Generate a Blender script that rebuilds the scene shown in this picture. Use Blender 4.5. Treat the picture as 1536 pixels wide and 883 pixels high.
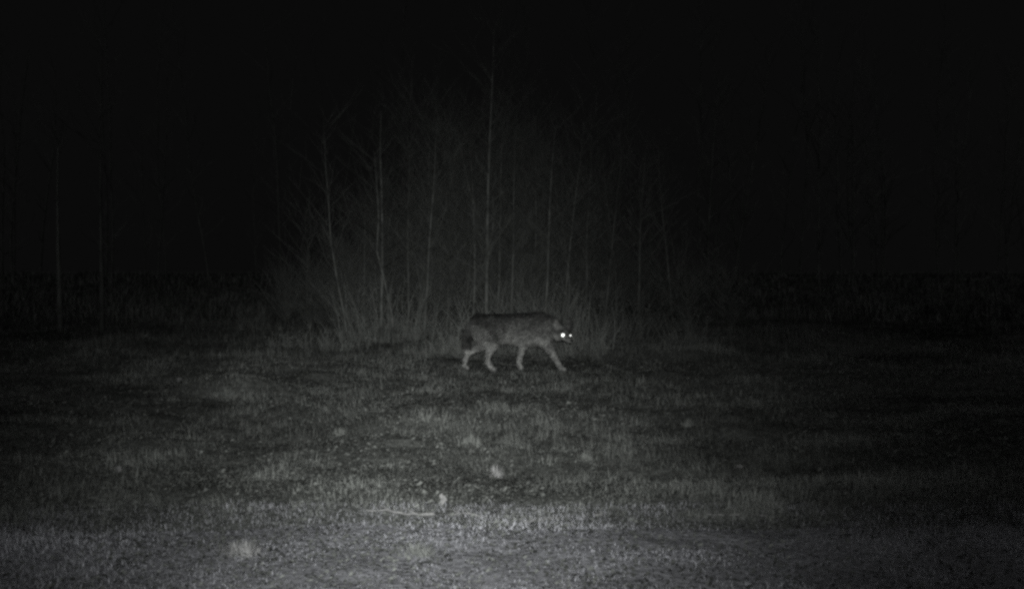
import bpy, math, random
import numpy as np
from mathutils import Vector, Matrix

sc = bpy.context.scene
for o in list(bpy.data.objects):
    bpy.data.objects.remove(o, do_unlink=True)
COL = sc.collection
R = math.radians

# ------------------------------------------------------------------ camera
CAM_H = 1.25
FPX = 1575.0                       # focal length in pixels of the 1536 px wide picture
HORIZON = 405.0
cam_d = bpy.data.cameras.new('camera')
cam_d.sensor_width = 36.0
cam_d.lens = 36.0 * FPX / 1536.0
cam_d.clip_start = 0.05
cam_d.clip_end = 1000.0
cam = bpy.data.objects.new('camera', cam_d)
PITCH = -math.atan((441.5 - HORIZON) / FPX)
cam.location = (0, 0, CAM_H)
cam.rotation_euler = (math.pi / 2 + PITCH, 0, 0)
COL.objects.link(cam)
sc.camera = cam

# ------------------------------------------------------------------ night sky
w = bpy.data.worlds.new('World')
sc.world = w
w.use_nodes = True
nt = w.node_tree
bg = nt.nodes['Background']
bg.inputs['Color'].default_value = (1.0, 1.0, 1.0, 1)
bg.inputs['Strength'].default_value = 0.0030

# weak broad lamp added to lift the blacks evenly, from above and behind the camera
fill_sun_d = bpy.data.lights.new('fill_sun', 'SUN')
fill_sun_d.energy = 0.10
fill_sun_d.angle = R(40)
fill_sun = bpy.data.objects.new('fill_sun', fill_sun_d)
fill_sun.rotation_euler = (R(48), 0, R(-8))
COL.objects.link(fill_sun)

# the infrared flash of the trail camera, just above its lens: the one lamp of the place
fl_d = bpy.data.lights.new('infrared_flash', 'SPOT')
fl_d.energy = 3000
fl_d.spot_size = R(110)
fl_d.spot_blend = 0.6
fl_d.shadow_soft_size = 0.03
fl_d.color = (0.985, 1.0, 0.975)
fl = bpy.data.objects.new('infrared_flash', fl_d)
fl.location = (0.0, 0.02, CAM_H + 0.09)
AIM = (652.0, 555.0)
ax = (AIM[0] - 768) / FPX
az = -(AIM[1] - HORIZON) / FPX
fl.rotation_euler = Vector((ax, 1.0, az)).to_track_quat('-Z', 'Y').to_euler()
COL.objects.link(fl)
# the flash's own beam: strongest on its axis, fading smoothly, wider than high
fl_d.use_nodes = True
_n = fl_d.node_tree.nodes; _l = fl_d.node_tree.links
_em = _n['Emission']
_tc = _n.new('ShaderNodeTexCoord'); _sx = _n.new('ShaderNodeSeparateXYZ')
_l.new(_tc.outputs['Normal'], _sx.inputs[0])
def _m(op, a, b):
    q = _n.new('ShaderNodeMath'); q.operation = op
    for i, v in enumerate((a, b)):
        if isinstance(v, (int, float)): q.inputs[i].default_value = v
        elif v is not None: _l.new(v, q.inputs[i])
    return q.outputs[0]
BEAM_H, BEAM_V = math.tan(R(9.3)), math.tan(R(8.4))
_tx = _m('DIVIDE', _m('DIVIDE', _sx.outputs['X'], _sx.outputs['Z']), BEAM_H)
_ty = _m('DIVIDE', _m('DIVIDE', _sx.outputs['Y'], _sx.outputs['Z']), BEAM_V)
_e = _m('ADD', _m('MULTIPLY', _tx, _tx), _m('MULTIPLY', _ty, _ty))
_l.new(_m('POWER', 2.71828, _m('MULTIPLY', _e, -0.5)), _em.inputs['Strength'])

sc.view_settings.view_transform = 'Standard'
sc.view_settings.look = 'None'
sc.view_settings.exposure = 0.0
sc.view_settings.gamma = 1.0
sc.view_settings.use_curve_mapping = False

# ------------------------------------------------------------------ helpers
rng = np.random.RandomState(7)
rnd = random.Random(11)

def lattice(seed):
    return np.random.RandomState(seed).rand(256, 256)
_LAT = {}
def vnoise(x, y, seed=0):
    if seed not in _LAT:
        _LAT[seed] = lattice(seed + 100)
    L = _LAT[seed]
    x = np.asarray(x, float); y = np.asarray(y, float)
    xi = np.floor(x).astype(int); yi = np.floor(y).astype(int)
    fx = x - xi; fy = y - yi
    fx = fx * fx * (3 - 2 * fx); fy = fy * fy * (3 - 2 * fy)
    a = L[xi % 256, yi % 256]; b = L[(xi + 1) % 256, yi % 256]
    c = L[xi % 256, (yi + 1) % 256]; d = L[(xi + 1) % 256, (yi + 1) % 256]
    return (a * (1 - fx) + b * fx) * (1 - fy) + (c * (1 - fx) + d * fx) * fy - 0.5

def sstep(a, b, x):
    t = np.clip((np.asarray(x, float) - a) / (b - a), 0, 1)
    return t * t * (3 - 2 * t)

TRACK_Y0, TRACK_Y1 = 1.0, 5.35
WX, WY = (770 - 768) / FPX * 12.95, 12.95          # where the wolf walks

def mound(x, y):                      # a low grassy hump at the left of the clearing
    return np.exp(-((x + 2.75) / 0.62) ** 4 - ((y - 10.6) / 0.42) ** 2)

def terrain(x, y):
    x = np.asarray(x, float); y = np.asarray(y, float)
    rough = sstep(5.1, 7.0, y)
    z = rough * (0.16 * vnoise(x * 0.45 + 3, y * 0.45, 1) + 0.10 * vnoise(x * 1.1, y * 1.1, 2)
                 + 0.05 * vnoise(x * 2.3, y * 2.6, 3) + 0.045 * vnoise(x * 5, y * 5, 6) + 0.025 * vnoise(x * 11, y * 11, 7))
    z = z + 0.02 * vnoise(x * 3.0, y * 3.0, 4) + 0.015 * vnoise(x * 9.0, y * 9.0, 9)
    z = z - 0.04 * (1 - sstep(5.0, 5.6, y)) + 0.02
    z = z + 0.05 * np.exp(-((y - 5.75) / 0.3) ** 2) * (0.6 + 0.8 * vnoise(x * 0.9, y * 0.2, 5))
    near_w = np.exp(-(((x - WX) / 1.3) ** 2 + ((y - WY) / 0.7) ** 2) ** 2)
    z = z * (1 - near_w)
    z = z + 0.22 * mound(x, y)
    z = z + 0.02 * np.clip(y - 15, 0, 40)
    return z

def px_dir(px, py):
    d = Vector(((px - 768) / FPX, 1.0, -(py - HORIZON) / FPX))
    return d
def on_ground(px, py):
    d = px_dir(px, py)
    t = 12.0
    for _ in range(60):
        z = float(terrain(d.x * t, t))
        den = -d.z
        t = 0.5 * t + 0.5 * min(60.0, max(2.0, (CAM_H - z) / max(den, 1e-3)))
    return Vector((d.x * t, t, float(terrain(d.x * t, t))))
def at_dist(px, y):
    x = (px - 768) / FPX * y
    return Vector((x, y, float(terrain(x, y))))

class MB:
    """collects vertices and faces, then links them as one mesh object"""
    def __init__(self):
        self.v = []; self.f = []; self.n = 0
    def add(self, verts, faces):
        self.v.extend(verts); n = self.n
        self.f.extend([tuple(i + n for i in f) for f in faces]); self.n += len(verts)
    def tube(self, pts, rad, sides=5, cap=True):
        pts = [Vector(p) for p in pts]; k = len(pts)
        vs = []; fs = []
        for i, p in enumerate(pts):
            t = (pts[min(i + 1, k - 1)] - pts[max(i - 1, 0)])
            if t.length < 1e-9: t = Vector((0, 0, 1))
            t.normalize()
            ref = Vector((1, 0, 0)) if abs(t.x) < 0.8 else Vector((0, 1, 0))
            u = t.cross(ref).normalized(); v_ = t.cross(u)
            r = rad[i]
            for s in range(sides):
                a = 2 * math.pi * s / sides
                vs.append(p + (u * math.cos(a) + v_ * math.sin(a)) * r)
        for i in range(k - 1):
            for s in range(sides):
                a = i * sides + s; b = i * sides + (s + 1) % sides
                fs.append((a, b, b + sides, a + sides))
        if cap:
            fs.append(tuple(range(sides - 1, -1, -1)))
            fs.append(tuple((k - 1) * sides + s for s in range(sides)))
        self.add([tuple(q) for q in vs], fs)
    def mesh(self, name, mat, smooth=False):
        me = bpy.data.meshes.new(name)
        me.from_pydata(self.v, [], self.f)
        me.materials.append(mat)
        if smooth: me.polygons.foreach_set('use_smooth', [True] * len(me.polygons))
        me.update()
        return me
    def build(self, name, mat, parent=None, smooth=False):
        return link(name, self.mesh(name, mat, smooth), parent)

def link(name, data, parent=None, loc=None):
    o = bpy.data.objects.new(name, data)
    if parent is not None: o.parent = parent
    if loc is not None: o.location = loc
    COL.objects.link(o)
    return o
def np_mesh(name, verts, faces, mat):
    """verts (n,3), faces (m,k) of equal k"""
    me = bpy.data.meshes.new(name)
    k = faces.shape[1]
    me.vertices.add(len(verts)); me.vertices.foreach_set('co', verts.astype(np.float32).ravel())
    me.loops.add(faces.size); me.loops.foreach_set('vertex_index', faces.astype(np.int32).ravel())
    me.polygons.add(len(faces))
    me.polygons.foreach_set('loop_start', np.arange(0, faces.size, k, dtype=np.int32))
    me.polygons.foreach_set('loop_total', np.full(len(faces), k, dtype=np.int32))
    me.materials.append(mat)
    me.update(calc_edges=True)
    return me
def tag(o, label=None, cat=None, group=None, kind=None):
    if label: o['label'] = label
    if cat: o['category'] = cat
    if group: o['group'] = group
    if kind: o['kind'] = kind
    return o
def empty(name, loc, label=None, cat=None, group=None, rz=0.0):
    o = link(name, None, None, loc)
    o.rotation_euler = (0, 0, rz)
    o.empty_display_size = 0.2
    return tag(o, label, cat, group)

# ------------------------------------------------------------------ materials
def mat_noise(name, c0, c1, scale=8.0, rough=0.9, detail=6.0, lo=0.35, hi=0.65, bump=0.0, stretch=None,
              rand=0.0, attr=None, coord='Object', spec=0.1):
    m = bpy.data.materials.new(name); m.use_nodes = True
    n = m.node_tree.nodes; l = m.node_tree.links
    b = n['Principled BSDF']
    b.inputs['Roughness'].default_value = rough
    b.inputs['Specular IOR Level'].default_value = spec
    tc = n.new('ShaderNodeTexCoord')
    src = tc.outputs[coord]
    if stretch:
        mp = n.new('ShaderNodeMapping'); mp.inputs['Scale'].default_value = stretch
        l.new(src, mp.inputs['Vector']); src = mp.outputs['Vector']
    no = n.new('ShaderNodeTexNoise')
    no.inputs['Scale'].default_value = scale; no.inputs['Detail'].default_value = detail
    l.new(src, no.inputs['Vector'])
    mr = n.new('ShaderNodeMapRange')
    mr.inputs['From Min'].default_value = lo; mr.inputs['From Max'].default_value = hi
    l.new(no.outputs['Fac'], mr.inputs['Value'])
    mx = n.new('ShaderNodeMix'); mx.data_type = 'RGBA'
    mx.inputs[6].default_value = (*c0, 1); mx.inputs[7].default_value = (*c1, 1)
    l.new(mr.outputs['Result'], mx.inputs[0])
    out = mx.outputs[2]
    if attr:
        at = n.new('ShaderNodeAttribute'); at.attribute_name = attr
        mu = n.new('ShaderNodeMix'); mu.data_type = 'RGBA'; mu.blend_type = 'MULTIPLY'
        mu.inputs[0].default_value = 1.0
        l.new(out, mu.inputs[6]); l.new(at.outputs['Color'], mu.inputs[7]); out = mu.outputs[2]
    if rand:
        oi = n.new('ShaderNodeObjectInfo')
        r2 = n.new('ShaderNodeMapRange')
        r2.inputs['To Min'].default_value = 1 - rand; r2.inputs['To Max'].default_value = 1 + rand
        l.new(oi.outputs['Random'], r2.inputs['Value'])
        mu = n.new('ShaderNodeVectorMath'); mu.operation = 'SCALE'
        l.new(out, mu.inputs[0]); l.new(r2.outputs['Result'], mu.inputs['Scale']); out = mu.outputs['Vector']
    l.new(out, b.inputs['Base Color'])
    if bump:
        bp = n.new('ShaderNodeBump'); bp.inputs['Strength'].default_value = bump
        bp.inputs['Distance'].default_value = 0.02
        l.new(no.outputs['Fac'], bp.inputs['Height']); l.new(bp.outputs['Normal'], b.inputs['Normal'])
    return m

def g(v, t=(1.0, 1.0, 1.0)): return (v * t[0], v * t[1], v * t[2])
GREEN = (0.98, 1.02, 0.97); BLUE = (0.97, 0.98, 1.05)
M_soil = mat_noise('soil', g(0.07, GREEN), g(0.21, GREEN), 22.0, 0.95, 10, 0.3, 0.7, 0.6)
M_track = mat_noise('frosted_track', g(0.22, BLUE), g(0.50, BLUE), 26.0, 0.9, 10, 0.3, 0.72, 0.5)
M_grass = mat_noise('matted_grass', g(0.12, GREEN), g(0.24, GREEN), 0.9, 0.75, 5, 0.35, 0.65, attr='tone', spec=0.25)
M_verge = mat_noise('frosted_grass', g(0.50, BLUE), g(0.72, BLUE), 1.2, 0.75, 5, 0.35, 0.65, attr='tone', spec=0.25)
M_pale = mat_noise('dry_pale_grass', g(0.24), g(0.42), 30.0, 0.8, 4, 0.3, 0.7, spec=0.2)
M_dull = mat_noise('dull_tussock_grass', g(0.14, GREEN), g(0.28, GREEN), 30.0, 0.8, 4, 0.3, 0.7, spec=0.2)
M_leaf = mat_noise('dry_leaf_skin', g(0.16), g(0.29), 60.0, 0.7, 4, 0.3, 0.7)
M_bark = mat_noise('bark', g(0.07, GREEN), g(0.16, GREEN), 14.0, 0.9, 8, 0.35, 0.65, 0.8, (1, 1, 0.22), rand=0.45)
M_palebark = mat_noise('pale_bark', g(0.09, GREEN), g(0.22, GREEN), 12.0, 0.85, 8, 0.35, 0.6, 0.8, (1, 1, 0.5), rand=0.1)
M_twig = mat_noise('twig_bark', g(0.06, GREEN), g(0.125, GREEN), 6.0, 0.9, 3, 0.35, 0.65, rand=0.3)
M_shrub = mat_noise('shrub_stem', g(0.10, GREEN), g(0.22, GREEN), 9.0, 0.9, 3, 0.3, 0.7, rand=0.3)
M_far = mat_noise('far_bark', g(0.09, GREEN), g(0.18, GREEN), 3.0, 0.9, 4, 0.3, 0.7)
M_stick = mat_noise('weathered_stick', g(0.17), g(0.34), 40.0, 0.85, 5, 0.3, 0.7)

# ------------------------------------------------------------------ ground
def axis(lo, hi, flo, fhi, fine, grow=1.35):
    a = list(np.arange(flo, fhi + 1e-6, fine))
    s = fine; v = fhi
    while v < hi:
        s *= grow; v += s; a.append(min(v, hi))
    s = fine; v = flo
    while v > lo:
        s *= grow; v -= s; a.insert(0, max(v, lo))
    return np.array(a)
def sheet(name, xs, ys, zf, mat):
    X, Y = np.meshgrid(xs, ys)
    V = np.stack([X.ravel(), Y.ravel(), zf(X.ravel(), Y.ravel())], 1)
    nx, ny = len(xs), len(ys)
    i = (np.arange(ny - 1)[:, None] * nx + np.arange(nx - 1)[None, :]).ravel()
    F = np.stack([i, i + 1, i + 1 + nx, i + nx], 1)
    me = np_mesh(name, V, F, mat)
    me.polygons.foreach_set('use_smooth', [True] * len(me.polygons))
    return link(name, me)
gx = axis(-260, 260, -8.5, 8.5, 0.07); gy = axis(-120, 320, 3, 19, 0.07)
tag(sheet('ground', gx, gy, terrain, M_soil), kind='structure')
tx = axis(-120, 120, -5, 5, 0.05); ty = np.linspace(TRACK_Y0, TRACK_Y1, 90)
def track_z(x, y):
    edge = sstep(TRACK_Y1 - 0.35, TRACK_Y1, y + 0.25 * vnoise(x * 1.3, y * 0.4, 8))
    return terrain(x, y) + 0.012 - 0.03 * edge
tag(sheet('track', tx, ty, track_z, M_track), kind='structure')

# ------------------------------------------------------------------ grass
def blades(x, y, z, h, wd, lean, az, tone):
    """5-vertex bent blades; everything (n,)"""
    n = len(x)
    dx, dy = np.cos(az), np.sin(az)
    sx, sy = -dy, dx
    # mid and tip
    m_out = np.sin(lean * 0.55) * h * 0.55; m_up = np.cos(lean * 0.55) * h * 0.55
    t_out = m_out + np.sin(lean * 1.25) * h * 0.45; t_up = m_up + np.cos(lean * 1.25) * h * 0.45
    base = np.stack([x, y, z - 0.004], 1)
    out = np.stack([dx, dy, np.zeros(n)], 1); up = np.array([[0, 0, 1.0]])
    sd = np.stack([sx, sy, np.zeros(n)], 1) * (wd * 0.5)[:, None]
    mid = base + out * m_out[:, None] + up * m_up[:, None]
    tip = base + out * t_out[:, None] + up * np.maximum(t_up, 0.006)[:, None]
    V = np.stack([base - sd, base + sd, mid + sd * 0.8, mid - sd * 0.8, tip], 1).reshape(-1, 3)
    o = np.arange(n) * 5
    tri = np.concatenate([np.stack([o, o + 1, o + 2], 1), np.stack([o, o + 2, o + 3], 1), np.stack([o + 3, o + 2, o + 4], 1)])
    return V, tri, np.repeat(tone, 5)
def grass_obj(name, V, F, T, mat):
    me = np_mesh(name, V, F, mat)
    a = me.attributes.new('tone', 'FLOAT_COLOR', 'POINT')
    c = np.ones((len(V), 4), np.float32); c[:, :3] = T[:, None]
    a.data.foreach_set('color', c.ravel())
    return link(name, me)
def scatter(n, y0, y1, power, half=0.60, pad=1.2):
    u = rng.rand(n)
    if abs(power - 1) < 1e-6: y = y0 * (y1 / y0) ** u
    else:
        p = 1 - power
        y = (y0 ** p + u * (y1 ** p - y0 ** p)) ** (1 / p)
    x = (rng.rand(n) * 2 - 1) * (half * y + pad)
    return x, y
# meadow: count falls with distance as the eye sees it
x, y = scatter(480000, 5.0, 27.0, 1.2)
keep = (y + 0.3 * vnoise(x * 1.3, y * 0.4, 8) > 5.25)
dw = np.hypot((x - WX) / 0.9, (y - WY) / 0.45)
x, y = x[keep], y[keep]; dw = dw[keep]; n = len(x)
patch = vnoise(x * 0.5, y * 0.85, 21) + 0.7 * vnoise(x * 1.6, y * 2.6, 22)
fine = vnoise(x * 4.0, y * 5.0, 23) + 0.8 * vnoise(x * 9.0, y * 10.0, 25)
h = (0.046 + 0.045 * patch + 0.06 * fine) * (0.6 + 0.8 * rng.rand(n))
rank = sstep(13.2, 15.5, y + 1.2 * vnoise(x * 0.6, y * 0.3, 28))                # taller rank grass at the foot of the thicket
h = np.clip(h, 0.028, 0.16) * (1 + rank * (1.3 + 2.2 * vnoise(x * 1.1, y * 1.1, 29))) * np.where(dw < 1.2, 0.75, 1.0)
lean = np.clip(1.42 - 0.5 * fine - 0.2 * patch + 0.42 * rng.randn(n), 0.5, 1.75) * (1 - 0.35 * rank)
az = 6.28 * vnoise(x * 0.7, y * 0.7, 24) * 2 + rng.randn(n) * 1.1
dry = 1 - sstep(5.7, 7.6, y + 0.9 * vnoise(x * 0.6, y * 0.6, 26))          # dead grass, paler towards the track
dark_belt = np.exp(-((y - 8.2 + 0.8 * vnoise(x * 0.4, y * 0.1, 27)) / 0.9) ** 2)   # a darker belt
tone = np.clip(0.74 + 0.52 * patch + 0.42 * fine + 0.20 * rng.randn(n) + 0.36 * dry - 0.14 * dark_belt + 0.2 * sstep(10.0, 12.5, y) - 0.4 * sstep(14.5, 19.0, y) - 0.12 * sstep(2.2, 4.5, np.abs(x)) * sstep(11.5, 15.0, y) + 0.5 * mound(x, y), 0.2, 1.6)  # also paints in brighter light around the wolf and the beam fading beyond
wd = (0.0018 + 0.0004 * y) * (0.7 + 0.6 * rng.rand(n))
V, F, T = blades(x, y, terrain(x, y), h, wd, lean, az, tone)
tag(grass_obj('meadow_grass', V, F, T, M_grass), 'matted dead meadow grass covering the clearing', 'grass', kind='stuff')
# rank grass and weeds running on under the far wood, thinning with distance
x, y = scatter(90000, 22.0, 75.0, 1.4, 0.75, 3.0); n = len(x)
lump = vnoise(x * 0.5, y * 0.35, 34) + 0.7 * vnoise(x * 1.4, y * 1.0, 35)
V, F, T = blades(x, y, terrain(x, y), np.clip(0.22 + 0.35 * lump, 0.06, 0.8) * (0.5 + rng.rand(n)), 0.0011 * y * (0.7 + 0.6 * rng.rand(n)),
                 np.clip(0.7 + 0.4 * rng.randn(n), 0.05, 1.6), rng.rand(n) * 6.28, np.clip(0.6 + 0.3 * lump + 0.2 * rng.randn(n), 0.2, 1.2))
tag(grass_obj('far_grass', V, F, T, M_grass), 'dim rank grass at the far edge of the clearing under the wood', 'grass', kind='stuff')
# short frosted grass on the track in front
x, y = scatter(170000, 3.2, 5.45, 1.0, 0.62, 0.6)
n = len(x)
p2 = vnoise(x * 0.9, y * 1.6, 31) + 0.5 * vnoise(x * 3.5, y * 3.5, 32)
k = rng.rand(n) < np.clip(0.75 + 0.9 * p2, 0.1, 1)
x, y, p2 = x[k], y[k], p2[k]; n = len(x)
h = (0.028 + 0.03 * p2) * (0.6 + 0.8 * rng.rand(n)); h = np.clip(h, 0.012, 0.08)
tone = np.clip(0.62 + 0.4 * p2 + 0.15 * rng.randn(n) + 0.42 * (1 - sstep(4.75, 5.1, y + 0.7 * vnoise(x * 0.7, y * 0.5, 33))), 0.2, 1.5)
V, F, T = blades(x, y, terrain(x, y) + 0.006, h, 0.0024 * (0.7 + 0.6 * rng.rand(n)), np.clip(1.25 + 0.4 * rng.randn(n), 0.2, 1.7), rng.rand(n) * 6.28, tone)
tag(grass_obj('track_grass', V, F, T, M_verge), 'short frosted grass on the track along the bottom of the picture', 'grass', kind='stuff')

# dead leaves and broken stalks pressed into the grass
def litter(nn, y0, y1, lift, name, label):
    x, y = scatter(nn, y0, y1, 1.3)
    d = vnoise(x * 0.8, y * 1.1, 51) + 0.6 * vnoise(x * 3.0, y * 3.0, 52)
    k = rng.rand(nn) < np.clip(0.55 + 1.0 * d, 0.12, 1)
    x, y = x[k], y[k]; n = len(x)
    L = (0.0035 + 0.0095 * rng.rand(n) ** 2.5) * (0.6 + 0.125 * y); W = L * (0.3 + 0.5 * rng.rand(n))
    a = rng.rand(n) * 6.283; tilt = 0.25 + 0.75 * rng.rand(n); curl = 0.5 * rng.rand(n)
    c = np.stack([x, y, terrain(x, y) + lift * (0.3 + rng.rand(n))], 1)
    u = np.stack([np.cos(a), np.sin(a), np.sin(tilt - 0.5)], 1)
    v = np.stack([-np.sin(a) * np.cos(tilt), np.cos(a) * np.cos(tilt), np.sin(tilt)], 1)
    up = np.array([[0, 0, 1.0]])
    V = np.stack([c - u * L[:, None], c - v * W[:, None] + up * (curl * L)[:, None], c + u * L[:, None], c + v * W[:, None] + up * (curl * L)[:, None]], 1).reshape(-1, 3)
    o = np.arange(n) * 4
    F = np.concatenate([np.stack([o, o + 1, o + 2], 1), np.stack([o, o + 2, o + 3], 1)])
    T = np.repeat(np.clip(0.72 + 0.28 * rng.randn(n) + 0.5 * vnoise(x * 6, y * 6, 53), 0.2, 1.25), 4)
    tag(grass_obj(name, V, F, T, M_grass), label, 'leaf litter', kind='stuff')
litter(170000, 3.4, 20.0, 0.035, 'leaf_litter', 'scattered dead leaves and broken stalks lying in the grass')

# ------------------------------------------------------------------ tussocks and small pale things
def tussock(px, py, hp, wp, mat, label, n=170, name='grass_tussock', upright=0.5):
    p = on_ground(px, py)
    m = p.y / FPX
    hh, ww = hp * m, wp * m
    r = np.random.RandomState(int(px * 7 + py))
    a = r.rand(n) * 6.283; q = np.clip(np.abs(r.randn(n)) * ww * 0.19, 0, ww * 0.36)
    q = q * (0.55 + 1.3 * (vnoise(a * 1.3 + px, a * 0 + py, 41) + 0.5))
    k = r.randint(0, 4, n)                                   # several crowns grown together
    ox = (r.rand(4) - 0.5) * ww * 0.42; oy = (r.rand(4) - 0.5) * ww * 0.15; oh = 0.45 + 0.75 * r.rand(4)
    bx = np.cos(a) * q * 0.7 + ox[k]; by = np.sin(a) * q * 0.5 + oy[k]
    zz = terrain(p.x + bx, p.y + by) - p.z
    h = hh * (0.25 + 0.85 * r.rand(n) ** 1.5) * oh[k]
    lean = (1 - upright) * (0.35 + 1.3 * q / (ww * 0.32)) + 0.25 * r.randn(n)
    V, F, T = blades(bx, by, zz, h, np.full(n, 0.0025 + 0.0004 * p.y), np.clip(lean, -0.2, 1.5), a + 0.5 * r.randn(n), np.ones(n))
    o = link(name, np_mesh(name, V, F, mat), None, p)
    return tag(o, label, 'grass tuft', 'tussocks of pale grass in the clearing')
tussock(356, 836, 32, 130, M_pale, 'tall bright upright grass blades at the lower left, near the bottom edge', 800, upright=0.45)
tussock(630, 838, 24, 140, M_dull, 'low rounded pale tuft at the bottom, below the longer pale stick', 620, upright=0.3)
tussock(745, 718, 24, 26, M_pale, 'small bright pale tuft in mid meadow, straight below the wolf', 220, upright=0.75)
tussock(503, 654, 16, 50, M_dull, 'dull grass tussock in the meadow, left of the pair below the wolf\'s rump', 200, upright=0.4)
tussock(705, 668, 22, 64, M_dull, 'wide dull tussock in mid meadow, above the small bright tuft', 260, upright=0.4)
tussock(640, 636, 15, 44, M_dull, 'low dull tussock in the meadow, between two wider tussocks', 180, upright=0.4)
tussock(338, 596, 16, 92, M_dull, 'broad low pale grass mound at the dark left side of the clearing', 900, upright=0.35)
tussock(1136, 612, 14, 46, M_dull, 'small dim tussock at the right, at the edge of the flash light', 320, upright=0.45)
tussock(1028, 640, 16, 40, M_dull, 'small dull tussock right of the wolf, halfway down the meadow', 150, upright=0.45)
tussock(880, 690, 16, 50, M_dull, 'dull tussock in the meadow, lower right of the wolf\'s front paws', 300, upright=0.45)
tussock(210, 700, 16, 60, M_dull, 'dull tussock at the lower left beside a tiny pale leaf', 180, upright=0.45)

def leaf(px, py, lp, wp, label, stand=0.9, rz=0.3):
    p = on_ground(px, py); m = p.y / FPX
    L, W = lp * m, wp * m
    b = MB(); k = 6
    vs = []; fs = []
    for i in range(k + 1):
        t = i / k
        ww = W * 0.5 * math.sin(math.pi * min(1, t * 0.92 + 0.06)) ** 0.8
        bend = 0.25 * L * t * t
        zc = L * t * math.sin(stand); yc = L * t * math.cos(stand) - bend * 0.4
        for s in (-1, 0, 1):
            jx = 1 + 0.55 * math.sin(i * 2.4 + s * 1.7 + px)
            vs.append((s * ww * jx + 0.22 * W * math.sin(i * 1.3 + px), yc + abs(s) * ww * 0.5 * math.sin(i + py), zc + s * ww * 0.5 * math.cos(i * 1.9 + px)))
        if i:
            for s in range(2):
                a = (i - 1) * 3 + s
                fs.append((a, a + 1, a + 4, a + 3))
    n0 = len(vs)
    vs += [(vx, vy + 0.0015, vz - 0.0015) for vx, vy, vz in vs]
    fs += [tuple(n0 + i for i in reversed(f)) for f in list(fs)]
    b.add(vs, fs)
    b.tube([(0, -0.15 * L, 0.002), (0, 0, 0.0)], [0.0012, 0.0018], 4)
    o = b.build('dry_leaf', M_leaf, None, True)
    o.location = p + Vector((0, 0, 0.015)); o.rotation_euler = (0, 0, rz)
    return tag(o, label, 'leaf', 'pale dry leaves lying on the grass')
leaf(664, 763, 18, 8, 'upright pale dry leaf just above the longer pale stick', 1.25, 0.2)
leaf(1103, 708, 16, 9, 'pale dry leaf lying slanted in the meadow at the right', 0.45, -1.1)
leaf(176, 713, 11, 8, 'tiny pale leaf at the dark lower left of the meadow', 0.9, 0.4)
leaf(896, 781, 13, 9, 'small pale leaf at the near edge of the meadow, right of centre', 0.6, -0.7)
leaf(268, 575, 8, 7, 'tiny faint pale leaf far left behind the broad grass mound', 0.9, 0.2)

def stick(px0, px1, py0, py1, r, label):
    a = on_ground(px0, py0); c = on_ground(px1, py1)
    rr = random.Random(int(px0 * 3 + px1))
    b = MB(); pts = []; rad = []
    for i in range(15):
        t = i / 14
        q = a.lerp(c, t)
        q.y += 0.003 * rr.gauss(0, 1) + 0.02 * math.sin(t * 4 + px0)
        q.z = float(terrain(q.x, q.y)) + 0.026 + 0.003 * rr.gauss(0, 1)
        pts.append(q - a); rad.append(r * (1 - 0.6 * t) * rr.uniform(.55, 1.25))
    b.tube(pts, rad, 7)
    o = empty('fallen_stick', a, label, 'stick')
    b.build('shaft', M_stick, o, True)
    for k in (4, 9):
        t2 = MB(); s = pts[k]; sg = (pts[-1] - pts[0]).normalized()
        e1 = s + sg * .035 + Vector((0, rr.choice((-1, 1)) * .03, .012)); e2 = e1 + sg * .045 + Vector((0, rr.gauss(0, .02), -.004))
        t2.tube([s, e1, e2], [r * 0.5, r * 0.36, r * 0.2], 5)
        t2.build('side_twig', M_stick, o, True)
    return o
stick(652, 546, 779, 775, 0.0085, 'longer pale weathered stick lying along the near edge of the meadow')
stick(722, 670, 782, 780, 0.005, 'thin pale stick just right of the longer stick at the meadow edge')
stick(1060, 1160, 778, 786, 0.004, 'thin short stick at the near edge of the meadow, far right')
stick(780, 842, 793, 784, 0.004, 'short pale stick slanting across the track below the wolf')

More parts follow.
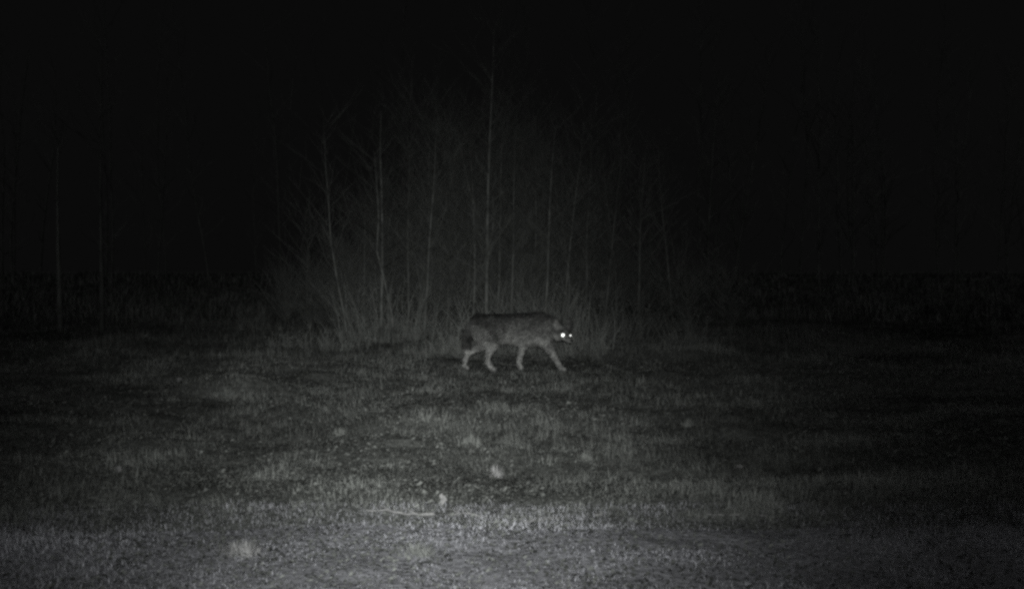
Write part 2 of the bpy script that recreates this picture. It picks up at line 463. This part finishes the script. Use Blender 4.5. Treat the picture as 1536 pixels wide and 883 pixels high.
# ------------------------------------------------------------------ trees
def wander(p0, length, lean, kinks, r0, r1, rr, wob=0.035):
    """a slightly crooked stem going up"""
    pts = []; rad = []
    x, y, z = p0; k = max(6, int(length / 0.55))
    dx, dy = lean
    for i in range(k + 1):
        t = i / k
        pts.append(Vector((x, y, z))); rad.append(r0 + (r1 - r0) * t)
        step = length / k
        dx += rr.gauss(0, wob); dy += rr.gauss(0, wob)
        if kinks and i in kinks: dx += kinks[i]
        dx *= 0.93 if i > 2 else 1; dy *= 0.93
        x += dx * step; y += dy * step; z += step
    return pts, rad
def grow_twigs(b, pts, rad, rr, n, z0, lmin, lmax, sub=2, thick=0.4, up=0.9):
    for _ in range(n):
        for _t in range(20):
            i = rr.randrange(1, len(pts) - 1)
            if pts[i].z - pts[0].z > z0: break
        p = pts[i].lerp(pts[i + 1], rr.random())
        a = rr.random() * 6.283
        L = rr.uniform(lmin, lmax)
        d = Vector((math.cos(a), math.sin(a), up * rr.uniform(0.4, 1.5))).normalized()
        q = [p]; c = p.copy()
        for s in range(4):
            d = (d + Vector((rr.gauss(0, .16), rr.gauss(0, .16), 0.10 + rr.gauss(0, .1)))).normalized()
            c = c + d * (L / 4); q.append(c.copy())
        r0 = max(0.0035, min(rad[i] * thick, 0.016))
        b.tube(q, [r0, r0 * .85, r0 * .7, r0 * .5, r0 * .25], 3, False)
        for _s in range(sub):
            j = rr.randrange(1, 4); e = q[j]
            a2 = rr.random() * 6.283
            d2 = (d + Vector((math.cos(a2), math.sin(a2), rr.uniform(-.1, .7))) * 0.9).normalized()
            l2 = L * rr.uniform(.25, .55)
            m = e + d2 * l2 * .5 + Vector((0, 0, .03 * l2))
            b.tube([e, m, e + d2 * l2 + Vector((0, 0, .08 * l2))], [r0 * .55, r0 * .4, r0 * .2], 3, False)
def tree(pos, r0, height, lean, label, group=None, mat=None, kinks=None, seed=0, twigs=26, z0=1.0, fork=None, name='bare_tree', wob=.035):
    rr = random.Random(seed)
    e = empty(name, pos, label, 'tree', group)
    r0 = r0 * 0.85; height = height * (0.92 if height > 5 else 0.84)
    pts, rad = wander((0, 0, -0.08), height, lean, kinks, r0, r0 * 0.12, rr, wob)
    rad[0] = r0 * 1.35
    b = MB(); b.tube(pts, rad, 9)
    stems = [(pts, rad)]
    if fork:
        i = min(len(pts) - 2, max(1, int(fork[0] / height * len(pts))))
        p2, q2 = wander(tuple(pts[i]), height - pts[i].z, fork[1], None, rad[i] * .75, r0 * .2, rr)
        b.tube(p2, q2, 8); stems.append((p2, q2))
    b.build('trunk', mat or M_bark, e, True)
    c = MB()
    for s in stems:
        grow_twigs(c, s[0], s[1], rr, int(twigs * 1.7) // len(stems), z0, 0.3, 1.2, 3)
    c.build('crown', M_twig, e)
    return e

# the stems that stand out in the photograph
TH = 'bare trees of the thicket'
spec = [  # px, dist, r0, height, lean, label, kwargs
 (729, 16.6, .048, 5.6, (.004, 0), 'tallest pale straight trunk rising from the bushes above the wolf\'s back', dict(mat=M_palebark, wob=.01)),
 (746, 17.4, .036, 4.6, (.01, 0), 'slim bare tree close right of the tallest pale trunk', dict(mat=M_palebark)),
 (764, 16.9, .030, 4.3, (.0, 0), 'thin dark stem above the wolf\'s shoulder, second right of the pale trunk', {}),
 (797, 17.8, .040, 4.6, (.01, 0), 'dim trunk above the wolf\'s neck, left of a paler stem', {}),
 (815, 17.0, .032, 4.3, (-.01, 0), 'pale thin stem standing above the wolf\'s neck', dict(mat=M_palebark)),
 (851, 16.2, .016, 2.6, (.06, 0), 'short curved pale sapling right above the wolf\'s head', dict(mat=M_palebark, kinks={1: -.10, 3: -.08}, twigs=10, z0=.8)),
 (846, 17.6, .030, 4.3, (.02, 0), 'slim tree behind the curved sapling over the wolf\'s head', {}),
 (881, 18.2, .034, 4.3, (-.03, 0), 'dim stem just right of the wolf\'s head leaning left', {}),
 (905, 17.8, .030, 4.1, (.03, 0), 'dim slender stem right of the wolf leaning right', {}),
 (925, 18.6, .038, 4.5, (0, 0), 'straight dim trunk right of the wolf at the edge of the thicket', {}),
 (571, 16.8, .036, 4.5, (-.012, 0), 'pale thin tree left of the wolf with a bright fleck on its bark', dict(mat=M_palebark)),
 (590, 16.4, .026, 3.7, (-.04, 0), 'crooked pale stem left of the wolf with a kink at knee height', dict(mat=M_palebark, kinks={1: -.22, 3: .30, 4: -.1}, twigs=18)),
 (524, 16.6, .024, 4.2, (-.10, 0), 'leaning pale stem at the left end of the thicket', dict(mat=M_palebark, kinks={3: .08}, twigs=16)),
 (634, 17.0, .030, 4.3, (.0, 0), 'straight thin trunk midway between crooked stem and tallest trunk', dict(mat=M_palebark)),
 (612, 17.6, .030, 4.3, (.01, 0), 'dim thin trunk between the crooked stem and a straight one', {}),
 (690, 16.5, .020, 4.0, (-.16, 0), 'thin slanting stem above the wolf\'s rump leaning left', dict(kinks={2: .1}, twigs=16)),
 (708, 17.2, .028, 4.1, (.02, 0), 'forked thin tree just left of the tallest pale trunk', dict(fork=(2.2, (-.16, .0)), mat=M_palebark)),
]
for i, (px, d, r0, hgt, lean, lab, kw) in enumerate(spec):
    tree(at_dist(px, d), r0, hgt, lean, lab, TH, seed=100 + i, **kw)
# the fleck of pale lichen on one trunk is a scrap of loose bark
# two straight trunks barely caught by the light at the far left
tree(at_dist(90, 19.0), .062, 4.4, (.003, 0), 'faint straight trunk standing alone at the far left edge', 'lone trunks in the dark at the left', wob=.012, seed=301, twigs=6, z0=2.6, mat=M_bark)
tree(at_dist(152, 18.2), .055, 4.8, (0.0, 0), 'faint taller straight trunk, second from the left edge', 'lone trunks in the dark at the left', wob=.008, seed=302, twigs=6, z0=2.8, mat=M_bark)
# dimmer saplings between them
dim = [
 (470, 18.6, .022, 2.6, (-.05, 0), 'dim outermost sapling left of the leaning pale stem'),
 (545, 18.2, .024, 3.0, (.05, 0), 'dim sapling leaning right, next right of the leaning pale stem'),
 (655, 18.8, .034, 4.3, (-.02, 0), 'dim sapling between the straight thin trunk and the wolf\'s rump'),
 (676, 19.2, .024, 3.9, (.06, 0), 'thin dim sapling leaning right over the wolf\'s tail'),
 (781, 18.8, .026, 4.1, (.04, 0), 'dim sapling above the wolf\'s shoulder leaning towards the neck'),
 (832, 19.0, .028, 4.1, (-.05, 0), 'dim sapling above the wolf\'s ear leaning left'),
 (866, 19.4, .022, 3.7, (.05, 0), 'thinnest dim sapling just right of the wolf\'s eyes'),
 (960, 20.0, .036, 4.3, (.02, 0), 'faint sapling well right of the wolf, beyond the thicket edge'),
 (1010, 20.6, .034, 4.3, (-.03, 0), 'faintest sapling standing behind the small bush far right'),
]
for i, (px, d, r0, hgt, lean, lab) in enumerate(dim):
    tree(at_dist(px, d), r0, hgt, lean, lab, 'dim saplings of the thicket', seed=500 + i, twigs=30, z0=.7, name='sapling')
# the tangle behind them, which nobody could count
def tangle():
    b = MB(); rr = random.Random(9)
    for _ in range(190):
        y = rr.uniform(17.0, 24); px = rr.gauss(740, 118)
        p = at_dist(px, y); p.z -= .1
        hgt = rr.uniform(1.3, 4.6) * (.3 + .7 * math.exp(-((px - 740) / 150) ** 2)); r0 = rr.uniform(.008, .022)
        pts, rad = wander(tuple(p), hgt, (rr.gauss(0, .10), rr.gauss(0, .06)), None, r0, r0 * .2, rr, .09)
        b.tube(pts, rad, 5, False)
        grow_twigs(b, pts, rad, rr, 55, .1, .25, 1.2, 3, .35)
    return b
tag(tangle().build('thicket_tangle', M_twig), 'dense tangle of thin dim stems filling the thicket behind the wolf', 'thicket', kind='stuff')

# ------------------------------------------------------------------ shrubs
def shrub(pos, rx, hgt, n, label, group=None, mat=None, seed=0, leaves=40):
    rr = random.Random(seed)
    e = empty('shrub', pos, label, 'shrub', group)
    b = MB(); tips = []
    for _ in range(n):
        a = rr.random() * 6.283; q = math.sqrt(rr.random()) * rx * .45
        p = Vector((math.cos(a) * q * 1.5 + rr.gauss(0, .18 * rx), math.sin(a) * q, -0.03))
        L = hgt * rr.uniform(.25, 1.15)
        d = Vector((math.cos(a) * .45 * rr.random(), math.sin(a) * .35 * rr.random(), 1)).normalized()
        pts = [p]; c = p.copy()
        for s in range(5):
            d = (d + Vector((rr.gauss(0, .13), rr.gauss(0, .13), -0.02 * s))).normalized()
            c = c + d * (L / 5); pts.append(c.copy())
        r0 = rr.uniform(.004, .009)
        b.tube(pts, [r0, r0 * .9, r0 * .8, r0 * .65, r0 * .5, r0 * .25], 3, False)
        for _s in range(4):
            j = rr.randrange(1, 5); a2 = rr.random() * 6.283
            d2 = Vector((math.cos(a2), math.sin(a2), rr.uniform(.1, 1.1))).normalized()
            l2 = rr.uniform(.1, .32) * hgt
            b.tube([pts[j], pts[j] + d2 * l2 * .55, pts[j] + d2 * l2 + Vector((0, 0, .04))], [r0 * .5, r0 * .4, r0 * .2], 3, False)
            tips.append(pts[j] + d2 * l2 * rr.uniform(.5, 1))
    b.build('stems', mat or M_shrub, e)
    if leaves:
        l = MB()
        for _ in range(leaves):
            t = rr.choice(tips)
            c = t + Vector((rr.gauss(0, .03), rr.gauss(0, .03), rr.gauss(0, .03)))
            u = Vector((rr.gauss(0, 1), rr.gauss(0, 1), rr.gauss(0, 1))).normalized()
            v = u.orthogonal().normalized(); s = rr.uniform(.012, .028)
            l.add([tuple(c - u * s), tuple(c + v * s * .5), tuple(c + u * s), tuple(c - v * s * .5)], [(0, 1, 2, 3)])
        l.build('leaves', M_dull, e)
    return e
SH = 'bushes at the foot of the thicket'
shrub(at_dist(740, 15.6), .75, .95, 70, 'pale twiggy bush right behind the wolf\'s back, under the tallest trunk', SH, M_dull, 1, 160)
shrub(at_dist(425, 16.2), .34, .36, 30, 'small pale bush alone left of the thicket', SH, M_shrub, 2, 90)
shrub(at_dist(502, 15.8), .8, .42, 50, 'low pale bush at the left end of the thicket', SH, M_shrub, 3, 110)
shrub(at_dist(686, 15.4), .45, .6, 45, 'leafy low bush behind the wolf\'s tail', SH, M_shrub, 4, 120)
shrub(at_dist(884, 15.6), .5, .75, 45, 'low twiggy bush just right of the wolf\'s head', SH, M_shrub, 5, 110)
shrub(at_dist(1026, 17.0), .45, .5, 40, 'small faint bush far right of the wolf in the dark', SH, M_shrub, 6, 110)
for i, (px, d, rx, hg, lab) in enumerate((
    (560, 17.0, .7, 1.2, 'tall dim bush at the foot of the flecked tree'),
    (622, 17.4, .8, 1.1, 'dim wide bush between the crooked stem and the straight trunk'),
    (800, 17.2, .8, 1.3, 'dim tall bush above the wolf\'s neck'),
    (842, 16.9, .5, 1.0, 'dim slim bush behind the wolf\'s head'),
    (930, 18.2, .7, 1.0, 'faint wide bush at the right edge of the thicket'))):
    shrub(at_dist(px, d), rx, hg, 80, lab, SH, M_shrub, 700 + i, 110)

# ------------------------------------------------------------------ the far wood, one dim mass
def far_wood():
    b = MB(); rr = random.Random(5)
    for _ in range(80):
        y = rr.uniform(32, 54); x = rr.uniform(-.62, .62) * y + rr.gauss(0, 1)
        p = Vector((x, y, float(terrain(x, y)) - .1))
        hgt = rr.uniform(6, 13); r0 = rr.uniform(.025, .055)
        pts, rad = wander(tuple(p), hgt, (rr.gauss(0, .02), rr.gauss(0, .02)), None, r0, r0 * .3, rr)
        b.tube(pts, rad, 5, False)
        grow_twigs(b, pts, rad, rr, 26, .6, .6, 2.2, 2, .45)
    return b
tag(far_wood().build('far_wood', M_far), 'dim bare wood far behind the thicket fading into the dark', 'wood', kind='stuff')

# ------------------------------------------------------------------ the wolf
F_ = Vector((.45, -.86, -.22)).normalized()                # where the head looks
R_ = F_.cross(Vector((0, 0, 1))).normalized() * -1          # towards the picture's right
U_ = R_.cross(F_).normalized()
if U_.z < 0: U_ = -U_
if R_.x < 0: R_ = -R_
HC = Vector((.605, -.13, .47))
EAR_S = .072
PALE = [(HC - R_ * (EAR_S + .012) + U_ * .12, .085, .23), (HC + R_ * (EAR_S + .012) + U_ * .10, .07, .12),
        (HC - R_ * .075 - U_ * .055, .075, .24), (HC - R_ * .02 - U_ * .075 + F_ * .10, .065, .45), (HC + F_ * .17 - U_ * .06, .055, .45),
        (HC + R_ * .07 - U_ * .06, .05, .16), (Vector((.31, -.12, .35)), .09, .34),
        (HC - R_ * .05 + U_ * .03 + F_ * .06, .035, .05), (HC + R_ * .05 + U_ * .03 + F_ * .06, .03, .05)]
def fur_material():
    m = bpy.data.materials.new('wolf_fur'); m.use_nodes = True
    n = m.node_tree.nodes; l = m.node_tree.links; b = n['Principled BSDF']
    b.inputs['Roughness'].default_value = 0.85; b.inputs['Specular IOR Level'].default_value = 0.15
    tc = n.new('ShaderNodeTexCoord')
    no = n.new('ShaderNodeTexNoise'); no.inputs['Scale'].default_value = 7.0; no.inputs['Detail'].default_value = 7
    l.new(tc.outputs['Object'], no.inputs['Vector'])
    sx = n.new('ShaderNodeSeparateXYZ'); l.new(tc.outputs['Object'], sx.inputs[0])
    off = n.new('ShaderNodeMath'); off.operation = 'MULTIPLY_ADD'
    off.inputs[1].default_value = 0.34; l.new(no.outputs['Fac'], off.inputs[0]); l.new(sx.outputs['Z'], off.inputs[2])
    ramp = n.new('ShaderNodeValToRGB')
    mr = n.new('ShaderNodeMapRange'); mr.inputs['From Min'].default_value = 0.0; mr.inputs['From Max'].default_value = 1.0
    l.new(off.outputs[0], mr.inputs['Value']); l.new(mr.outputs['Result'], ramp.inputs['Fac'])
    el = ramp.color_ramp.elements
    el[0].position = 0.0; el[0].color = (.31, .313, .306, 1)
    el[1].position = 0.93; el[1].color = (.035, .036, .035, 1)
    for pos, v in ((.45, .30), (.54, .22), (.63, .15), (.76, .10)):
        e = el.new(pos); e.color = (v, v * 1.01, v * .98, 1)
    # streaks of dark guard hair
    n2 = n.new('ShaderNodeTexNoise'); n2.inputs['Scale'].default_value = 38.0; n2.inputs['Detail'].default_value = 4
    l.new(tc.outputs['Object'], n2.inputs['Vector'])
    m2 = n.new('ShaderNodeMapRange'); m2.inputs['From Min'].default_value = .35; m2.inputs['From Max'].default_value = .65
    m2.inputs['To Min'].default_value = .5; m2.inputs['To Max'].default_value = 1.4
    l.new(n2.outputs['Fac'], m2.inputs['Value'])
    sc_ = n.new('ShaderNodeVectorMath'); sc_.operation = 'SCALE'
    l.new(ramp.outputs['Color'], sc_.inputs[0]); l.new(m2.outputs['Result'], sc_.inputs['Scale'])
    # the tail stays dark
    tl = n.new('ShaderNodeMapRange'); tl.inputs['From Min'].default_value = -.50; tl.inputs['From Max'].default_value = -.53
    tl.inputs['To Min'].default_value = 1.0; tl.inputs['To Max'].default_value = 0.0
    l.new(sx.outputs['X'], tl.inputs['Value'])
    zt = n.new('ShaderNodeMapRange'); zt.inputs['From Min'].default_value = .27; zt.inputs['From Max'].default_value = .24
    l.new(sx.outputs['Z'], zt.inputs['Value'])
    mxm = n.new('ShaderNodeMath'); mxm.operation = 'MAXIMUM'
    l.new(tl.outputs['Result'], mxm.inputs[0]); l.new(zt.outputs['Result'], mxm.inputs[1])
    mi = n.new('ShaderNodeMix'); mi.data_type = 'RGBA'; mi.inputs[6].default_value = (.07, .071, .069, 1)
    l.new(mxm.outputs[0], mi.inputs[0]); l.new(sc_.outputs['Vector'], mi.inputs[7])
    out = mi.outputs[2]
    # pale ears, cheeks and breast of the coat
    for cx, rad, val in PALE:
        vd = n.new('ShaderNodeVectorMath'); vd.operation = 'DISTANCE'
        l.new(tc.outputs['Object'], vd.inputs[0]); vd.inputs[1].default_value = tuple(cx)
        mk = n.new('ShaderNodeMapRange'); mk.interpolation_type = 'SMOOTHSTEP'
        mk.inputs['From Min'].default_value = rad; mk.inputs['From Max'].default_value = rad * .55
        l.new(vd.outputs['Value'], mk.inputs['Value'])
        mm = n.new('ShaderNodeMix'); mm.data_type = 'RGBA'; mm.inputs[7].default_value = (val, val * 1.01, val * .98, 1)
        l.new(mk.outputs['Result'], mm.inputs[0]); l.new(out, mm.inputs[6]); out = mm.outputs[2]
    at = n.new('ShaderNodeAttribute'); at.attribute_name = 'tone'
    mt = n.new('ShaderNodeMix'); mt.data_type = 'RGBA'; mt.blend_type = 'MULTIPLY'; mt.inputs[0].default_value = 1.0
    l.new(out, mt.inputs[6]); l.new(at.outputs['Color'], mt.inputs[7])
    l.new(mt.outputs[2], b.inputs['Base Color'])
    return m
M_fur = fur_material()
M_nose = mat_noise('nose_skin', g(.015), g(.03), 60, .5)
def eye_material():
    # mirror layer behind the pupil: throws the flash back towards where it came from
    m = bpy.data.materials.new('eye_shine'); m.use_nodes = True
    n = m.node_tree.nodes; b = n['Principled BSDF']
    b.inputs['Base Color'].default_value = (.95, .96, .94, 1)
    b.inputs['Metallic'].default_value = 1.0; b.inputs['Roughness'].default_value = .38
    return m
M_eye = eye_material()

def loft(b, secs, sides=14):
    """secs: (centre, axis, lateral radius, upright radius)"""
    vs = []; fs = []; k = len(secs)
    for c, ax_, ra, rb in secs:
        c = Vector(c); t = Vector(ax_).normalized()
        lat = Vector((0, 0, 1)).cross(t)
        if lat.length < .05: lat = Vector((0, 1, 0))
        lat.normalize(); up = t.cross(lat).normalized()
        for s in range(sides):
            a = 2 * math.pi * s / sides
            vs.append(tuple(c + lat * ra * math.cos(a) + up * rb * math.sin(a)))
    for i in range(k - 1):
        for s in range(sides):
            a = i * sides + s; q = i * sides + (s + 1) % sides
            fs.append((a, q, q + sides, a + sides))
    fs.append(tuple(range(sides - 1, -1, -1))); fs.append(tuple((k - 1) * sides + s for s in range(sides)))
    b.add(vs, fs)
def chain(b, pts, rad, sides=12, squash=1.0):
    """rounded tapering limb through the joints"""
    P = [Vector(p) for p in pts]; secs = []
    dense = []; rr = []
    for i in range(len(P) - 1):
        p0 = P[max(i - 1, 0)]; p1 = P[i]; p2 = P[i + 1]; p3 = P[min(i + 2, len(P) - 1)]
        for s in range(4):
            t = s / 4
            q = 0.5 * ((2 * p1) + (p2 - p0) * t + (2 * p0 - 5 * p1 + 4 * p2 - p3) * t * t + (3 * p1 - p0 - 3 * p2 + p3) * t ** 3)
            dense.append(q); rr.append(rad[i] + (rad[i + 1] - rad[i]) * t)
    dense.append(P[-1]); rr.append(rad[-1])
    d0 = (dense[0] - dense[1]).normalized(); d1 = (dense[-1] - dense[-2]).normalized()
    dense = [dense[0] + d0 * rr[0] * .8] + dense + [dense[-1] + d1 * rr[-1] * .8]; rr = [rr[0] * .4] + rr + [rr[-1] * .4]
    for i, q in enumerate(dense):
        t = dense[min(i + 1, len(dense) - 1)] - dense[max(i - 1, 0)]
        secs.append((q, t, rr[i] * squash, rr[i]))
    loft(b, secs, sides)

def wolf():
    b = MB()
    X = (1, 0, 0)
    loft(b, [((x, 0, z), X, a, c) for x, z, a, c in (
        (-.505, .575, .04, .05), (-.47, .57, .09, .11), (-.40, .555, .125, .145), (-.28, .54, .13, .155), (-.14, .535, .125, .16),
        (.0, .53, .13, .17), (.13, .52, .14, .185), (.26, .52, .145, .195), (.37, .53, .13, .185), (.46, .53, .10, .145), (.53, .52, .05, .08))], 20)
    # neck and ruff
    chain(b, [(.34, 0, .58), (.45, -.03, .555), (.545, -.08, .51), HC], [.13, .112, .096, .08], 14, .9)
    # skull, cheeks, muzzle
    def hs(f, u, ra, rb): return (HC + F_ * f + U_ * u, F_, ra, rb)
    loft(b, [hs(-.11, .0, .03, .03), hs(-.085, .0, .065, .06), hs(-.03, .0, .09, .075), hs(.02, 0, .092, .072), hs(.06, -.005, .074, .06),
             hs(.09, -.018, .050, .044), hs(.13, -.026, .038, .036), hs(.18, -.032, .032, .030), hs(.215, -.036, .024, .022), hs(.222, -.036, .012, .012)], 16)
    for s in (-1, 1):
        c = HC + R_ * (s * EAR_S) - F_ * .02
        loft(b, [(c + U_ * .03, U_ + R_ * s * .25, .042, .028), (c + U_ * .085 + R_ * s * .012, U_, .037, .020),
                 (c + U_ * .145 + R_ * s * .022, U_, .022, .013), (c + U_ * .195 + R_ * s * .028, U_, .006, .006)], 10)
        # cheek ruff
        cc = HC + R_ * (s * .07) - U_ * .04 - F_ * .01
        loft(b, [(cc - R_ * s * .03, R_ * s, .05, .05), (cc, R_ * s, .045, .045), (cc + R_ * s * .03 - U_ * .015, R_ * s, .015, .015)], 10)
    # legs: near hind under the belly, far hind trailing, near fore reaching, far fore passing
    for pts, rad in (
        ([(-.37, -.06, .54), (-.25, -.085, .38), (-.285, -.095, .25), (-.315, -.10, .155), (-.27, -.10, .06), (-.225, -.10, .028)], [.115, .088, .052, .036, .030, .032]),
        ([(-.40, .06, .54), (-.345, .08, .37), (-.45, .09, .27), (-.555, .10, .215), (-.605, .10, .075), (-.57, .10, .028)], [.11, .085, .052, .036, .030, .032]),
        ([(.33, -.07, .54), (.41, -.085, .36), (.48, -.09, .235), (.54, -.095, .13), (.585, -.095, .055), (.63, -.095, .026)], [.095, .064, .046, .036, .031, .032]),
        ([(.28, .07, .54), (.155, .085, .37), (.12, .09, .26), (.085, .09, .15), (.075, .09, .07), (.11, .09, .032)], [.095, .064, .044, .035, .030, .032])):
        chain(b, pts, [q * (1 if i < 2 else .9) for i, q in enumerate(rad)], 12, .82)
    chain(b, [(-.45, 0, .61), (-.52, 0, .54), (-.552, 0, .43), (-.56, 0, .33), (-.548, 0, .255)], [.04, .038, .042, .038, .014], 12)
    tmp = b.build('body_cage', M_fur)
    md = tmp.modifiers.new('remesh', 'REMESH'); md.mode = 'VOXEL'; md.voxel_size = 0.011
    ms = tmp.modifiers.new('smooth', 'SMOOTH'); ms.factor = .5; ms.iterations = 5
    dg = bpy.context.evaluated_depsgraph_get()
    me = bpy.data.meshes.new_from_object(tmp.evaluated_get(dg))
    bpy.data.objects.remove(tmp, do_unlink=True)
    me.name = 'body'
    if not me.materials: me.materials.append(M_fur)
    me.polygons.foreach_set('use_smooth', [True] * len(me.polygons))
    root = empty('wolf', (WX, WY, 0.004), 'grey wolf walking to the right across the clearing, eyes shining at the camera', 'wolf')
    body = link('body', me, root)
    # fur: short bent tufts over the whole coat
    nv = len(me.vertices); co = np.empty(nv * 3); me.vertices.foreach_get('co', co); co = co.reshape(-1, 3)
    no = np.empty(nv * 3); me.vertices.foreach_get('normal', no); no = no.reshape(-1, 3)
    r = np.random.RandomState(3)
    hc = np.array(HC); f_ = np.array(F_)
    n = 42000
    idx = r.randint(0, nv, n)
    p = co[idx] + r.randn(n, 3) * .004; nn = no[idx]
    rel = p - hc
    head = (np.linalg.norm(rel, axis=1) < .15) | ((rel @ f_) > .05) & (np.linalg.norm(rel, axis=1) < .3)
    face = head & ((rel @ f_) > .035)
    leg = (p[:, 2] < .34) & ~((p[:, 0] < -.51) & (p[:, 2] > .23))
    L = np.where(head, .02, np.where(leg, .014 + .03 * np.clip((p[:, 2] - .22) / .12, 0, 1), .048)) * (.5 + r.rand(n))
    tail = (p[:, 0] < -.51) & (p[:, 2] > .22)
    L = np.where(tail, .055, L); L = np.where(face, .006, L)
    flow = np.where(head[:, None], -f_ * .9 + np.array([0, 0, -.2]), np.array([-.75, 0, -.55]))
    d = nn * .5 + flow + r.randn(n, 3) * .36
    d /= np.linalg.norm(d, axis=1)[:, None]
    dn = (d * nn).sum(1); d = d + nn * np.clip(.22 - dn, 0, None)[:, None]
    d /= np.linalg.norm(d, axis=1)[:, None]
    sd = np.cross(d, nn); sd /= np.maximum(np.linalg.norm(sd, axis=1), 1e-6)[:, None]
    wdt = np.where(leg | head, .0025, .0045)[:, None]
    V = np.stack([p - sd * wdt, p + sd * wdt, p + d * L[:, None]], 1).reshape(-1, 3)
    o = np.arange(n) * 3
    fur = link('fur', np_mesh('fur', V, np.stack([o, o + 1, o + 2], 1), M_fur), root)
    fur['kind'] = 'stuff'
    ta = fur.data.attributes.new('tone', 'FLOAT_COLOR', 'POINT')
    clump = vnoise(p[:, 0] * 22, p[:, 2] * 22, 61) + vnoise(p[:, 0] * 9, p[:, 2] * 9, 62)
    tc_ = np.ones((n * 3, 4), np.float32); tc_[:, :3] = np.repeat(np.clip(1 + .9 * clump + .35 * r.randn(n), .35, 2.2), 3)[:, None]
    ta.data.foreach_set('color', tc_.ravel())
    bt = me.attributes.new('tone', 'FLOAT_COLOR', 'POINT'); bt.data.foreach_set('color', np.ones(nv * 4, np.float32))
    # eyes and nose
    camv = (Vector((0, 0, CAM_H)) - Vector((WX + HC.x, WY + HC.y, HC.z))).normalized()
    for s, rad, f in ((-1, .033, .085), (1, .0145, .105)):  # eyes oversized, the bloom of the eyeshine put into their shape
        c = HC + F_ * f + R_ * (s * .047) + U_ * .006
        e = MB(); sides = 16; u = camv.orthogonal().normalized(); v = camv.cross(u)
        vs = []; fs = []
        prof = ((1.0, -.35), (1.0, 0), (.92, .10), (.7, .17), (.35, .205))
        for rr_, hh in prof:
            for q in range(sides):
                a = 2 * math.pi * q / sides
                vs.append(tuple(c + (u * math.cos(a) + v * math.sin(a)) * rad * rr_ + camv * (hh * rad)))
        for i in range(len(prof) - 1):
            for q in range(sides):
                a = i * sides + q; a2 = i * sides + (q + 1) % sides
                fs.append((a, a2, a2 + sides, a + sides))
        vs.append(tuple(c + camv * rad * .22)); top = len(vs) - 1
        for q in range(sides): fs.append(((len(prof) - 1) * sides + q, (len(prof) - 1) * sides + (q + 1) % sides, top))
        fs.append(tuple(range(sides - 1, -1, -1)))
        e.add(vs, fs)
        e.build('eye', M_eye, root, True)['label'] = 'eye shining white in the flash'
    nb = MB(); c = HC + F_ * .218 - U_ * .026
    loft(nb, [(c - F_ * .012, F_, .012, .010), (c, F_, .019, .015), (c + F_ * .010, F_, .016, .012), (c + F_ * .016, F_, .006, .005)], 12)
    nb.build('nose', M_nose, root, True)
    return root
wolf()

sc.render.engine = 'CYCLES'
sc.cycles.use_denoising = False
sc.cycles.filter_width = 2.9
sc.cycles.max_bounces = 4
sc.cycles.sample_clamp_indirect = 0.3
sc.cycles.sample_clamp_direct = 4.0
